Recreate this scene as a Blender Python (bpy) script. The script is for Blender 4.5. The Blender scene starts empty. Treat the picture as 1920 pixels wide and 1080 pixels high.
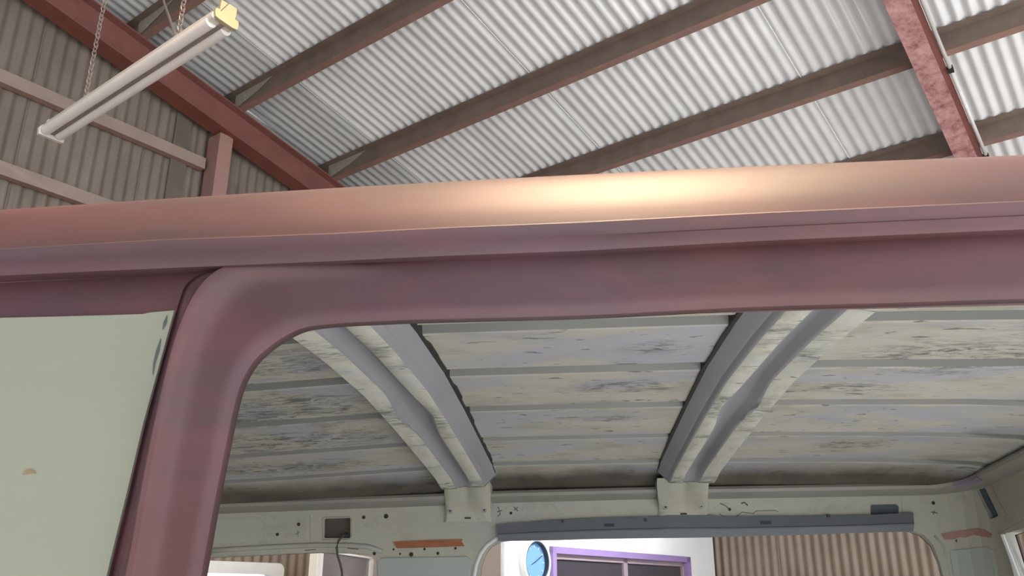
import bpy, bmesh, math, random
from mathutils import Vector, Matrix, noise
random.seed(7)
SC = bpy.context.scene
COL = SC.collection
PI = math.pi

# ------------------------------------------------------------------ camera
FOC = 1600.0                       # focal length in pixels of the 1920 px frame
PITCH = math.radians(20.0)
YAW = math.radians(-4.8)           # clockwise from +Y
cam_data = bpy.data.cameras.new('camera')
cam_data.sensor_width = 36.0
cam_data.lens = FOC / 1920 * 36.0
cam_data.clip_start = 0.02
cam = bpy.data.objects.new('camera', cam_data)
COL.objects.link(cam)
cam.rotation_euler = (PI / 2 + PITCH, 0, -YAW)
SC.camera = cam

# ------------------------------------------------------------------ world, lights, exposure
world = bpy.data.worlds.new('world')
SC.world = world
world.use_nodes = True
wn = world.node_tree.nodes
wn['Background'].inputs[0].default_value = (0.85, 0.925, 1.0, 1)
wn['Background'].inputs[1].default_value = 1.0

def light(name, kind, loc, power, col, target=None, **kw):
    d = bpy.data.lights.new(name, kind)
    d.energy = power
    d.color = col
    for k, v in kw.items():
        setattr(d, k, v)
    o = bpy.data.objects.new(name, d)
    COL.objects.link(o)
    o.location = loc
    if target is not None:
        o.rotation_euler = (Vector(target) - Vector(loc)).to_track_quat('-Z', 'Y').to_euler()
    return o

# daylight coming in by the open end of the shed, to the right and behind the camera
_az = math.radians(37.6 - 4.8)
_sd = Vector((-math.cos(_az), math.sin(_az), 0)) * math.cos(math.radians(46)) + Vector((0, 0, -math.sin(math.radians(46))))
light('sun', 'SUN', (12, -8, 14), 11.5, (0.97, 0.985, 1.0), Vector((12, -8, 14)) + _sd, angle=math.radians(0.6))
# warm lamp hanging high above the van
light('warm_lamp', 'SPOT', (0.14, 0.80, 2.4), 210, (1.0, 0.74, 0.46), (0.14, 0.801, 0), spot_size=math.radians(158), spot_blend=0.12, shadow_soft_size=0.30)
# added fill from behind left to highlight the pillar ridge; no doorway there
light('left_fill', 'AREA', (-4.6, -4.2, 0.3), 24, (1.0, 0.96, 0.98), (-0.3, 0.65, 0.1), shape='RECTANGLE', size=0.9, size_y=2.2)
# added fill brightening the white office wall; no fitting there
light('office_fill', 'AREA', (1.38, 5.65, 1.3), 9, (0.92, 0.97, 1.0), (-0.12, 6.27, 0.25), shape='RECTANGLE', size=1.2, size_y=0.15, spread=math.radians(95))

SC.view_settings.view_transform = 'Standard'
SC.view_settings.look = 'None'
SC.view_settings.exposure = 1.15
SC.view_settings.gamma = 1.0
SC.view_settings.use_curve_mapping = False

# ------------------------------------------------------------------ photograph pixel -> direction, used to survey the place
_r = Vector((math.cos(YAW), -math.sin(YAW), 0))
_f = Vector((math.sin(YAW) * math.cos(PITCH), math.cos(YAW) * math.cos(PITCH), math.sin(PITCH)))
_u = _r.cross(_f)
def ray(x, y):
    return _r * (x - 960) + _u * (540 - y) + _f * FOC
def hit(x, y, n, d):
    r = ray(x, y)
    return r * (d / r.dot(Vector(n)))

FLOOR = -1.6
AZ = math.radians(37.6 - 4.8)
E_ = Vector((math.sin(AZ), math.cos(AZ), 0))      # along the rafters, down the slope
P_ = Vector((-math.cos(AZ), math.sin(AZ), 0))     # along the purlins, to the left gable
SLOPE = 0.214
HR = 4.2
def ste(s, t, z):
    return E_ * s + P_ * t + Vector((0, 0, z))

def lerp(tab, x):
    if x <= tab[0][0]:
        a, b = tab[0], tab[1]
    elif x >= tab[-1][0]:
        a, b = tab[-2], tab[-1]
    else:
        for a, b in zip(tab, tab[1:]):
            if a[0] <= x <= b[0]:
                break
    return a[1] + (b[1] - a[1]) * (x - a[0]) / (b[0] - a[0])

# ------------------------------------------------------------------ materials
def srgb(h):
    if isinstance(h, str):
        h = h.lstrip('#')
        h = [int(h[i:i + 2], 16) / 255 for i in (0, 2, 4)]
    return tuple(((c / 12.92) if c <= 0.04045 else ((c + 0.055) / 1.055) ** 2.4) for c in h) + (1,)

class NT:
    def __init__(s, name, rough=0.6, metal=0.0, spec=0.5):
        s.m = bpy.data.materials.new(name)
        s.m.use_nodes = True
        s.t = s.m.node_tree
        s.b = s.t.nodes['Principled BSDF']
        s.b.inputs['Roughness'].default_value = rough
        s.b.inputs['Metallic'].default_value = metal
        s.b.inputs['Specular IOR Level'].default_value = spec
        s.tc = s.t.nodes.new('ShaderNodeTexCoord')
    def node(s, kind, **kw):
        n = s.t.nodes.new(kind)
        for k, v in kw.items():
            setattr(n, k, v)
        return n
    def link(s, a, b):
        s.t.links.new(a, b)
    def noise(s, scale, detail=4, rough=0.55, stretch=(1, 1, 1), dist=0.0, off=(0, 0, 0)):
        mp = s.node('ShaderNodeMapping')
        mp.inputs['Scale'].default_value = stretch
        mp.inputs['Location'].default_value = off
        s.link(s.tc.outputs['Object'], mp.inputs[0])
        n = s.node('ShaderNodeTexNoise')
        n.inputs['Scale'].default_value = scale
        n.inputs['Detail'].default_value = detail
        n.inputs['Roughness'].default_value = rough
        n.inputs['Distortion'].default_value = dist
        s.link(mp.outputs[0], n.inputs['Vector'])
        return n.outputs['Fac']
    def ramp(s, fac, stops, interp='LINEAR'):
        r = s.node('ShaderNodeValToRGB')
        r.color_ramp.interpolation = interp
        el = r.color_ramp.elements
        while len(el) < len(stops):
            el.new(0.5)
        for e, (p, c) in zip(el, stops):
            e.position = p
            e.color = c if len(c) == 4 else srgb(c)
        s.link(fac, r.inputs[0])
        return r.outputs[0]
    def mix(s, fac, a, b, mode='MIX'):
        m = s.node('ShaderNodeMix', data_type='RGBA', blend_type=mode)
        for sock, v in ((m.inputs[0], fac), (m.inputs[6], a), (m.inputs[7], b)):
            if hasattr(v, 'is_linked') or hasattr(v, 'links'):
                s.link(v, sock)
            else:
                sock.default_value = v
        return m.outputs[2]
    def math(s, op, a, b=0.0):
        m = s.node('ShaderNodeMath', operation=op)
        for sock, v in ((m.inputs[0], a), (m.inputs[1], b)):
            if hasattr(v, 'links'):
                s.link(v, sock)
            else:
                sock.default_value = v
        return m.outputs[0]
    def base(s, c):
        if hasattr(c, 'links'):
            s.link(c, s.b.inputs['Base Color'])
        else:
            s.b.inputs['Base Color'].default_value = c
    def bump(s, fac, strength=0.2, dist=0.01):
        b = s.node('ShaderNodeBump')
        b.inputs['Strength'].default_value = strength
        b.inputs['Distance'].default_value = dist
        s.link(fac, b.inputs['Height'])
        s.link(b.outputs[0], s.b.inputs['Normal'])

WHITE = (1, 1, 1, 1)
BLACK = (0, 0, 0, 1)

def plain(name, col, rough=0.6, metal=0.0, var=0.12, scale=8.0):
    n = NT(name, rough, metal)
    c = srgb(col)
    d = tuple(x * (1 - var) for x in c[:3]) + (1,)
    l = tuple(min(1, x * (1 + var)) for x in c[:3]) + (1,)
    n.base(n.ramp(n.noise(scale, 5), [(0.3, d), (0.7, l)]))
    return n.m

M = {}
# mauve primer, mottled with darker guide-coat clouds
n = NT('mauve_primer', 0.52, 0.0, 0.5)
cl = n.noise(5.0, 3, 0.5, (1, 1.4, 2.2))
c0 = n.ramp(cl, [(0.35, '#492c2f'), (0.62, '#593739')])
dark = n.ramp(n.noise(7.0, 4, 0.6, (0.6, 1, 2.4), 0.3, (3, 1, 2)), [(0.48, BLACK), (0.66, WHITE)])
c1 = n.mix(n.math('MULTIPLY', dark, 0.65), c0, srgb('#3e3031'))
pur = n.ramp(n.noise(2.2, 2, 0.5, (1, 1, 1), 0, (7, 3, 2)), [(0.45, BLACK), (0.7, WHITE)])
c2 = n.mix(n.math('MULTIPLY', pur, 0.28), c1, srgb('#654b61'))
n.base(c2)
n.bump(n.noise(900, 2), 0.12, 0.0006)
M['primer'] = n.m

def blob(n, cx, cy, rx, ry, hardness=0.5):
    mp = n.node('ShaderNodeMapping')
    mp.inputs['Location'].default_value = (-cx / rx, -cy / ry, 0)
    mp.inputs['Scale'].default_value = (1 / rx, 1 / ry, 0)
    n.link(n.tc.outputs['Object'], mp.inputs[0])
    ln = n.node('ShaderNodeVectorMath', operation='LENGTH')
    n.link(mp.outputs[0], ln.inputs[0])
    m = n.node('ShaderNodeMapRange', interpolation_type='SMOOTHSTEP')
    m.inputs['From Min'].default_value = hardness
    m.inputs['From Max'].default_value = 1.0
    m.inputs['To Min'].default_value = 1.0
    m.inputs['To Max'].default_value = 0.0
    n.link(ln.outputs['Value'], m.inputs['Value'])
    return m.outputs[0]

def smeared(name, grey, cream, amount, fleck=0.5, stretch=(1, 3.0, 1), seed=0.0, blobs=()):
    n = NT(name, 0.62, 0.0, 0.35)
    a = n.ramp(n.noise(3.2, 6, 0.6, stretch, 0.4, (seed, seed * 2, 0)), [(0.5 - amount * 0.35, BLACK), (0.58 - amount * 0.2, WHITE)])
    g2 = n.ramp(n.noise(1.6, 3, 0.5, (1, 1, 1), 0, (seed, 4, 0)), [(0.35, grey), (0.7, tuple(min(1, x * 1.12) for x in srgb(grey)[:3]) + (1,))])
    cr = n.ramp(n.noise(7, 6, 0.65, stretch, 0.2, (seed + 2, 1, 0)), [(0.3, cream[0]), (0.5, cream[1]), (0.72, cream[2])])
    base = n.mix(a, g2, cr)
    # dark glue remains
    patch = n.ramp(n.noise(3.4, 3, 0.5, (1, 1.7, 1), 0.2, (seed + 5, 2, 0)), [(0.47, BLACK), (0.58, WHITE)])
    fine = n.ramp(n.noise(24, 8, 0.80, (0.6, 2.0, 1), 1.6, (seed, 7, 0)), [(0.46, BLACK), (0.58, WHITE)])
    if blobs:
        acc = None
        for bl_ in blobs:
            q = blob(n, *bl_)
            acc = q if acc is None else n.math('MAXIMUM', acc, q)
        patch = n.math('ADD', n.math('MULTIPLY', acc, 0.95), n.math('MULTIPLY', patch, 0.16))
    smear = n.math('MULTIPLY', n.math('MULTIPLY', patch, fine), fleck)
    base = n.mix(smear, base, srgb('#545856'))
    spots = n.ramp(n.noise(34, 3, 0.5, (0.6, 2.0, 1), 0.3, (seed, 11, 0)), [(0.66, BLACK), (0.70, WHITE)])
    base = n.mix(n.math('MULTIPLY', spots, 0.75 if fleck > 0.5 else 0.12), base, srgb('#4a4c48'))
    n.base(base)
    n.bump(n.noise(30, 6, 0.7, (0.6, 2, 1)), 0.25, 0.003)
    return n
CREAMS = ('#99958a', '#b4afa3', '#b2afab')
sm = smeared('scraped_roof_lining', '#a4a4aa', CREAMS, 0.25, 0.95, (1, 2.4, 1), 0.0,
             ((-0.62, 1.62, 0.36, 0.17, 0.3), (-0.72, 1.86, 0.42, 0.13, 0.3), (-0.52, 1.32, 0.20, 0.14, 0.2), (-0.75, 2.1, 0.35, 0.10, 0.2), (0.085, 1.57, 0.13, 0.055, 0.35), (0.12, 1.33, 0.08, 0.06, 0.1),
              (0.04, 1.80, 0.14, 0.03, 0.1), (0.62, 1.42, 0.26, 0.15, 0.3), (0.80, 1.25, 0.25, 0.14, 0.2), (0.50, 1.6, 0.16, 0.06, 0.1), (0.62, 2.05, 0.12, 0.07, 0.2)))
# rust-brown staining and painted curvature shade along the far gutter line (Y from 2.26 on)
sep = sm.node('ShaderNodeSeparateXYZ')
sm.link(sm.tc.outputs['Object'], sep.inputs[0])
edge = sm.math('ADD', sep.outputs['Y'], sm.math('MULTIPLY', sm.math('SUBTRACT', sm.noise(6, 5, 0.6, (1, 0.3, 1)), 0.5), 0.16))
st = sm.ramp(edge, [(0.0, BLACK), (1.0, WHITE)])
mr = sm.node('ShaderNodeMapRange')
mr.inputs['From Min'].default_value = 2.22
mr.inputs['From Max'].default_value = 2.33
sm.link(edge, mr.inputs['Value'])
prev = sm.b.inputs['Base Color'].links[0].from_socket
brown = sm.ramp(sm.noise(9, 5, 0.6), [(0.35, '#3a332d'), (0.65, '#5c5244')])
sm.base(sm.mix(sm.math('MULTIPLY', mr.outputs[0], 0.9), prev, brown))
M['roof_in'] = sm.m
M['bow'] = smeared('scraped_bow_strips', '#a9aaac', ('#a5a296', '#c2bfb4', '#bcbab4'), 0.6, 0.85, (3.0, 1.2, 1), 3.0).m
M['grey'] = plain('grey_body_paint', '#8b8b90', 0.45, 0, 0.07, 4)
M['groove'] = plain('grey_groove_paint', '#7f807c', 0.5, 0, 0.08, 6)
M['rail'] = plain('grey_brown_rail_paint', '#8a8780', 0.5, 0, 0.12, 5)
M['body_in'] = smeared('cream_inner_body', '#a3a49e', ('#9c9b8c', '#acaa9c', '#a6a79e'), 0.45, 0.15, (1, 1, 1), 6.0).m
M['pale_panel'] = plain('pale_green_cream_paint', '#a2a9a4', 0.5, 0, 0.04, 3)
n = NT('cream_green_panel', 0.55, 0, 0.4)
pc = n.ramp(n.noise(2.5, 3), [(0.35, '#838577'), (0.7, '#8a8c7e')])
dr = n.ramp(n.noise(9, 4, 0.6, (3.5, 1, 0.5), 0.2, (1, 2, 5)), [(0.6, BLACK), (0.75, WHITE)])
pc = n.mix(n.math('MULTIPLY', dr, 0.25), pc, srgb('#82836c'))
n.base(pc)
M['cream_panel'] = n.m
M['black'] = plain('black_sealant_shade', '#2a2826', 0.7)
M['hole'] = plain('dark_hole', '#2e2b27', 0.8)
M['recess_dark'] = plain('dark_recess', '#4b453e', 0.8)
M['blue_dark'] = plain('slate_recess', '#4d5860', 0.7)
M['strip'] = plain('slate_grey_plastic', '#62666c', 0.5, 0, 0.06, 6)
M['slot'] = plain('dark_slot', '#2c3034', 0.6)
n = NT('orange_foam_strip', 0.8)
n.base(n.ramp(n.noise(30, 5, 0.6, (0.5, 1, 2)), [(0.35, '#8a5438'), (0.65, '#9e6648')]))
M['orange'] = n.m
M['pink_tape'] = plain('faded_pink_tape', '#9c766c', 0.7, 0, 0.12, 20)
M['cable'] = plain('grey_brown_cable', '#4f4a42', 0.6)
M['white_rubber'] = plain('white_trim', '#eef2f2', 0.4, 0, 0.03)
M['tint_glass'] = plain('slate_tinted_glass', '#646c7a', 0.25, 0, 0.05)
M['mark'] = plain('marker_ink', '#47504a', 0.7)
M['mark_green'] = plain('green_marker_ink', '#5a8078', 0.7)
M['rust'] = plain('rust_stain', '#7a6850', 0.8, 0, 0.2, 30)
M['bead'] = plain('pale_window_bead', '#c9cdca', 0.4, 0, 0.05)
M['mauve_tape'] = plain('mauve_overspray', '#7f7684', 0.6)

# corrugated zinc
def zinc(name, a, b, rough, metal=0.85, stretch=(1, 1, 1)):
    n = NT(name, rough, metal)
    n.base(n.ramp(n.noise(3.0, 6, 0.6, stretch), [(0.3, a), (0.7, b)]))
    sp = n.noise(45, 3, 0.5)
    r = n.node('ShaderNodeMapRange')
    r.inputs['To Min'].default_value = rough - 0.06
    r.inputs['To Max'].default_value = rough + 0.1
    n.link(sp, r.inputs['Value'])
    n.link(r.outputs[0], n.b.inputs['Roughness'])
    return n.m
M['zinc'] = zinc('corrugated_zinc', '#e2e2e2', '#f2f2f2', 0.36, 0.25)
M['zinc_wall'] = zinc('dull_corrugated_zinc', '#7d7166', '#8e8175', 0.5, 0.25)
n = NT('purlin_brown', 0.6)
n.base(n.ramp(n.noise(7, 5, 0.6), [(0.35, '#6b5c52'), (0.7, '#7a6a5e')]))
M['purlin'] = n.m
n = NT('purlin_flange_red', 0.6)
n.base(n.ramp(n.noise(8, 5, 0.6), [(0.35, '#80675c'), (0.55, '#8a6a5f'), (0.75, '#96786c')]))
M['purlin_flange'] = n.m
n = NT('red_oxide_steel', 0.55)
bb = n.ramp(n.noise(4, 6, 0.6), [(0.3, '#744842'), (0.7, '#86564f')])
n.base(bb)
M['oxide'] = n.m
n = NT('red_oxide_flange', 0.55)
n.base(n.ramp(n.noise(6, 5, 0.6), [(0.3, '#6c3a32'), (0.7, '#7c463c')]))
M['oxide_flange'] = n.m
n = NT('blistered_red_oxide', 0.6)
v = n.noise(16, 6, 0.7)
bb = n.ramp(v, [(0.36, '#845052'), (0.5, '#a97c79'), (0.66, '#bd9490')])
sp = n.ramp(n.noise(55, 4, 0.6, (1, 1, 1), 0.4), [(0.62, BLACK), (0.7, WHITE)])
n.base(n.mix(n.math('MULTIPLY', sp, 0.5), bb, srgb('#6b3c3c')))
n.bump(v, 0.4, 0.01)
M['blister'] = n.m
M['cleat'] = plain('pale_cleat', '#9a9385', 0.5, 0, 0.1, 20)
M['zinc_new'] = plain('smooth_corrugated_zinc', '#cfd1d0', 0.28, 0.32, 0.04, 2)
M['girt'] = plain('girt_tan', '#9a887c', 0.6, 0, 0.1, 5)
M['girt_red'] = plain('girt_faded_red', '#94756a', 0.6, 0, 0.12, 5)
M['column'] = plain('column_oxide', '#a07a72', 0.6, 0, 0.1, 5)
M['conduit'] = plain('white_conduit', '#d8d6d2', 0.4)
M['white_wall'] = plain('white_painted_wall', '#e6e8ea', 0.6, 0, 0.02, 3)
M['grey_wall'] = plain('pinkish_grey_wall', '#b5aeaa', 0.6, 0, 0.03, 3)
M['purple_frame'] = plain('lilac_frame', '#8f78aa', 0.45, 0, 0.05)
M['sash'] = plain('mauve_grey_sash', '#94848c', 0.5, 0, 0.06)
M['dark_glass'] = plain('dark_window_glass', '#3e3b42', 0.15, 0, 0.05)
M['door_white'] = plain('white_door_frame', '#dcdcda', 0.5, 0, 0.03)
M['door_glass'] = plain('grey_door_glass', '#6f6b6e', 0.2, 0, 0.15, 3)
M['clock_white'] = plain('white_clock_rim', '#e8ecf0', 0.3, 0, 0.02)
M['clock_dark'] = plain('black_clock_rim', '#303440', 0.4)
M['clock_face'] = plain('blue_clock_face', '#6e9cd4', 0.5, 0, 0.03)
M['clock_mark'] = plain('pale_clock_numerals', '#b9d4ee', 0.5)
M['clock_hand'] = plain('dark_clock_hand', '#34404e', 0.5)
M['lamp_body'] = plain('grimy_white_enamel', '#cfc8c2', 0.4, 0, 0.06, 9)
M['lamp_tube'] = plain('unlit_tube_glass', '#e8e2dc', 0.3, 0, 0.03)
M['lamp_groove'] = plain('lamp_centre_channel', '#8c7f78', 0.5)
M['lamp_cap'] = plain('yellowed_plastic_cap', '#a89b7e', 0.45, 0, 0.04, 12)
M['chain'] = plain('dusty_chain', '#a5958c', 0.5, 0.3)
n = NT('concrete_floor', 0.75)
n.base(n.ramp(n.noise(2.5, 8, 0.6), [(0.3, '#8d8c8a'), (0.7, '#a4a3a1')]))
M['concrete'] = n.m
M['tyre'] = plain('tyre_rubber', '#252525', 0.8)
M['rim'] = plain('steel_wheel', '#b0b0ae', 0.4, 0.6)
n = NT('bright_window_glass', 0.05)
n.b.inputs['Transmission Weight'].default_value = 1.0
n.b.inputs['Base Color'].default_value = (1, 1, 1, 1)
n.b.inputs['IOR'].default_value = 1.02
M['clear'] = n.m

# ------------------------------------------------------------------ object helpers
def tag(o, label=None, cat=None, group=None, kind=None):
    if label: o['label'] = label
    if cat: o['category'] = cat
    if group: o['group'] = group
    if kind: o['kind'] = kind
    return o

def empty(name, loc, label=None, cat=None, group=None, kind=None):
    o = bpy.data.objects.new(name, None)
    COL.objects.link(o)
    o.location = loc
    o.empty_display_size = 0.1
    return tag(o, label, cat, group, kind)

def wloc(o):
    v = Vector((0, 0, 0))
    while o is not None:
        v += o.location
        o = o.parent
    return v

def obj(name, bm, mats, parent=None, smooth=False, origin=None, bevel=0.0, label=None):
    """bm holds world coordinates"""
    if not isinstance(mats, (list, tuple)):
        mats = [mats]
    bmesh.ops.recalc_face_normals(bm, faces=bm.faces[:])
    base = wloc(parent) if parent is not None else Vector((0, 0, 0))
    if origin is None:
        if parent is not None:
            origin = base.copy()
        else:
            origin = Vector((0, 0, 0))
    origin = Vector(origin)
    bmesh.ops.translate(bm, verts=bm.verts[:], vec=-origin)
    me = bpy.data.meshes.new(name)
    bm.to_mesh(me)
    bm.free()
    for m in mats:
        me.materials.append(M[m] if isinstance(m, str) else m)
    if smooth:
        for p in me.polygons:
            p.use_smooth = True
        if smooth != 'all':
            try:
                me.set_sharp_from_angle(angle=math.radians(38))
            except Exception:
                pass
    o = bpy.data.objects.new(name, me)
    COL.objects.link(o)
    if parent is not None:
        o.parent = parent
        o.location = origin - base
    else:
        o.location = origin
    if bevel:
        b = o.modifiers.new('bevel', 'BEVEL')
        b.width = bevel
        b.segments = 2
        b.limit_method = 'ANGLE'
    if label:
        o['label'] = label
    return o

def box(bm, c, ax, ay, az, mi=0):
    """c centre, ax ay az half-vectors"""
    c = Vector(c)
    vs = [bm.verts.new(c + ax * i + ay * j + az * k) for i in (-1, 1) for j in (-1, 1) for k in (-1, 1)]
    for q in ((0, 1, 3, 2), (4, 6, 7, 5), (0, 4, 5, 1), (2, 3, 7, 6), (0, 2, 6, 4), (1, 5, 7, 3)):
        f = bm.faces.new([vs[i] for i in q])
        f.material_index = mi
    return vs

def prism(bm, pts, vec, mi=0):
    """closed polygon pts (3D) extruded by vec"""
    a = [bm.verts.new(Vector(p)) for p in pts]
    b = [bm.verts.new(Vector(p) + vec) for p in pts]
    nn = len(a)
    fs = [bm.faces.new(a), bm.faces.new(b[::-1])]
    for i in range(nn):
        fs.append(bm.faces.new((a[i], a[(i + 1) % nn], b[(i + 1) % nn], b[i])))
    for f in fs:
        f.material_index = mi
    return fs

def grid(bm, rows, mi=None, close=False):
    """rows: list of lists of points; returns faces; mi(j) gives material of column j"""
    vs = [[bm.verts.new(Vector(p)) for p in r] for r in rows]
    m = len(vs[0])
    for i in range(len(vs) - 1):
        for j in range(m if close else m - 1):
            k = (j + 1) % m
            try:
                f = bm.faces.new((vs[i][j], vs[i][k], vs[i + 1][k], vs[i + 1][j]))
                if mi:
                    f.material_index = mi(j)
            except ValueError:
                pass
    return vs

def tube(bm, pts, r, seg=10, mi=0, caps=True):
    pts = [Vector(p) for p in pts]
    rows = []
    up = Vector((0, 0, 1))
    for i, p in enumerate(pts):
        d = (pts[min(i + 1, len(pts) - 1)] - pts[max(i - 1, 0)]).normalized()
        a = d.cross(up)
        if a.length < 1e-3:
            a = d.cross(Vector((1, 0, 0)))
        a.normalize()
        b = d.cross(a)
        rr = r[i] if isinstance(r, (list, tuple)) else r
        rows.append([p + (a * math.cos(q * 2 * PI / seg) + b * math.sin(q * 2 * PI / seg)) * rr for q in range(seg)])
    vs = grid(bm, rows, (lambda j: mi), close=True)
    if caps:
        for row in (vs[0], vs[-1]):
            f = bm.faces.new(row)
            f.material_index = mi
    return vs

def disc(bm, c, n, r, depth, seg=12, mi=0):
    n = Vector(n).normalized()
    tube(bm, [Vector(c), Vector(c) + n * depth], r, seg, mi)

# ------------------------------------------------------------------ the shed: floor
bm = bmesh.new()
box(bm, (0, 0, FLOOR - 0.05), Vector((16, 0, 0)), Vector((0, 16, 0)), Vector((0, 0, 0.05)))
tag(obj('floor', bm, 'concrete'), kind='structure')

# corrugated sheet: across direction a, along direction l, normal nn
PITCHW = 0.0762
def sheet_bm(o, a, l, nn, waves, length, amp=0.0085, cuts=1):
    bm = bmesh.new()
    per = 8
    tot = waves * per
    front, back = [], []
    rows = []
    for k in range(cuts + 1):
        L = length * k / cuts
        r = []
        for i in range(tot + 1):
            w = amp * math.sin(2 * PI * i / per)
            r.append(o + a * (PITCHW * i / per) + l * L + nn * w)
        for i in range(tot, -1, -1):
            w = amp * math.sin(2 * PI * i / per) + 0.0012
            r.append(o + a * (PITCHW * i / per) + l * L + nn * w)
        rows.append(r)
    vs = grid(bm, rows, None, close=True)
    return bm

def sheets(parent, name, origin, a, l, nn, n, waves, length, mat, label=None):
    """n sheets side by side sharing one mesh"""
    bm = sheet_bm(origin, a, l, nn, waves, length)
    first = obj(name, bm, mat, parent, smooth='all', origin=origin)
    base = wloc(parent)
    for i in range(1, n):
        c = first.copy()
        COL.objects.link(c)
        c.parent = parent
        c.location = origin + a * (PITCHW * waves * i) + nn * (0.0016 * (i % 2)) - base
    return first

ceiling = empty('ceiling', ste(0, 0, HR), kind='structure')
S_RIDGE = -2.0
S_EAVE = 7.68
T_R = -4.7
T_L = 5.16
ld = (E_ * 1 + Vector((0, 0, -SLOPE))).normalized()      # down slope
nd = P_.cross(ld).normalized()
if nd.z < 0: nd = -nd
slope_len = (S_EAVE - S_RIDGE) * math.sqrt(1 + SLOPE ** 2)
nsheet = 13
sheets(ceiling, 'roof_sheet', ste(S_RIDGE, T_R, HR - SLOPE * S_RIDGE), P_, ld, nd, nsheet - 1, 10, slope_len, 'zinc')
_o = ste(S_RIDGE, T_R, HR - SLOPE * S_RIDGE) + P_ * (PITCHW * 10 * 12)
obj('roof_sheet', sheet_bm(_o, P_, ld, nd, 10, slope_len), 'zinc_new', ceiling, smooth='all', origin=_o, label='shinier corrugated sheet along the left rafter')
ld2 = (-E_ + Vector((0, 0, -SLOPE))).normalized()
sheets(ceiling, 'roof_sheet', ste(S_RIDGE, T_R, HR - SLOPE * S_RIDGE), P_, ld2, nd, nsheet, 10, slope_len, 'zinc')

# purlins: web facing the camera, lower flange turned away, upper flange back
def purlin(s, sign=1):
    top = HR - SLOPE * s if sign > 0 else HR - SLOPE * (2 * S_RIDGE - s)
    top -= 0.012
    d = 0.122
    th = 0.003
    w = 0.048
    sl = SLOPE * sign
    bm = bmesh.new()
    pts = [(0, 0), (0, -d), (w, -d - w * sl), (w, -d - w * sl + 0.012), (w - th, -d + 0.012 - w * sl), (w - th, -d + th - w * sl), (th, -d + th), (th, -th), (th - 0, -th), (-w, -th + w * sl), (-w, w * sl)]
    ring = [ste(s + a, T_R + 0.02, top + b) for a, b in pts]
    fs = prism(bm, ring, P_ * (T_L - T_R - 0.05))
    for f in bm.faces:
        f.normal_update()
        if abs(f.normal.z) > 0.8 and f.calc_center_median().z < top - d * 0.8:
            f.material_index = 1
    return bm
ps = [2.30, 3.10, 4.02, 4.90, 5.81, 6.70, 7.52]
first = True
for s in [-1.8, -1.0, -0.2, 0.62, 1.45] + ps:
    obj('purlin', purlin(s), ['purlin', 'purlin_flange'], ceiling)
for s in [-2.3, -3.3, -4.3, -5.3, -6.3, -7.3, -8.3, -9.3, -10.3]:
    obj('purlin', purlin(s, -1), ['purlin', 'purlin_flange'], ceiling)

for s in ps[:4]:
    top = HR - SLOPE * s - 0.014
    bm = bmesh.new()
    q = [ste(s - 0.003, 4.98, top), ste(s - 0.003, 4.55, top), ste(s - 0.003, 4.72, top - 0.06), ste(s - 0.003, 4.98, top - 0.115)]
    prism(bm, q, -E_ * 0.004)
    for tt_, zz_ in ((4.86, 0.045), (4.86, 0.08)):
        disc(bm, ste(s - 0.007, tt_, top - zz_), -E_, 0.009, 0.006, 8)
    obj('cleat', bm, 'cleat', ceiling)

# rafters: I beams under the purlins
def rafter(t0, w, D, mats, s0, s1, sign=1):
    bm = bmesh.new()
    tf, tw = 0.010, 0.008
    # (t offset, height) profile of an I
    prof = [(0, 0), (w, 0), (w, -tf), (w / 2 + tw, -tf), (w / 2 + tw, -D + tf), (w, -D + tf), (w, -D), (0, -D), (0, -D + tf), (w / 2 - tw, -D + tf), (w / 2 - tw, -tf), (0, -tf)]
    def z(s):
        return (HR - SLOPE * s if sign > 0 else HR - SLOPE * (2 * S_RIDGE - s)) - 0.136
    a = [bm.verts.new(ste(s0, t0 + q, z(s0) + h)) for q, h in prof]
    b = [bm.verts.new(ste(s1, t0 + q, z(s1) + h)) for q, h in prof]
    k = len(a)
    for i in range(k):
        f = bm.faces.new((a[i], a[(i + 1) % k], b[(i + 1) % k], b[i]))
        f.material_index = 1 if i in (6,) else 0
    bm.faces.new(a); bm.faces.new(b[::-1])
    return bm
obj('rafter', rafter(4.925, 0.145, 0.236, None, S_RIDGE, 7.5), ['oxide', 'oxide_flange'], ceiling, label='red oxide steel rafter along the left gable wall')
obj('rafter', rafter(0.592, 0.120, 0.236, None, S_RIDGE, 7.5), ['oxide', 'blister'], ceiling, label='blistered pink rafter with a white conduit along its edge')
obj('rafter', rafter(-3.70, 0.145, 0.236, None, S_RIDGE, 7.5), ['oxide', 'oxide_flange'], ceiling)
for t in (4.925, 0.592, -3.70):
    obj('rafter', rafter(t, 0.14, 0.236, None, S_RIDGE, S_RIDGE - 9.4, -1), ['oxide', 'oxide_flange'], ceiling)
# conduit on the near side of the middle rafter
bm = bmesh.new()
def rz(s): return HR - SLOPE * s
for a, b in ((S_RIDGE, 5.03), (5.05, 5.92), (5.97, 7.4)):
    tube(bm, [ste(a, 0.575, rz(a) - 0.150), ste(b, 0.575, rz(b) - 0.150)], 0.012, 8)
cd = obj('conduit', bm, 'conduit', ceiling, smooth='all')
bm = bmesh.new()
for s in (5.04, 5.945, 4.1, 3.2):
    box(bm, ste(s, 0.575, rz(s) - 0.150), E_ * 0.02, P_ * 0.016, Vector((0, 0, 0.016)))
obj('clip', bm, 'black', cd)

# ------------------------------------------------------------------ the shed: gable wall on the left
wall_left = empty('wall_left', ste(2, 5.14, FLOOR), kind='structure')
TG = 5.15
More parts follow.
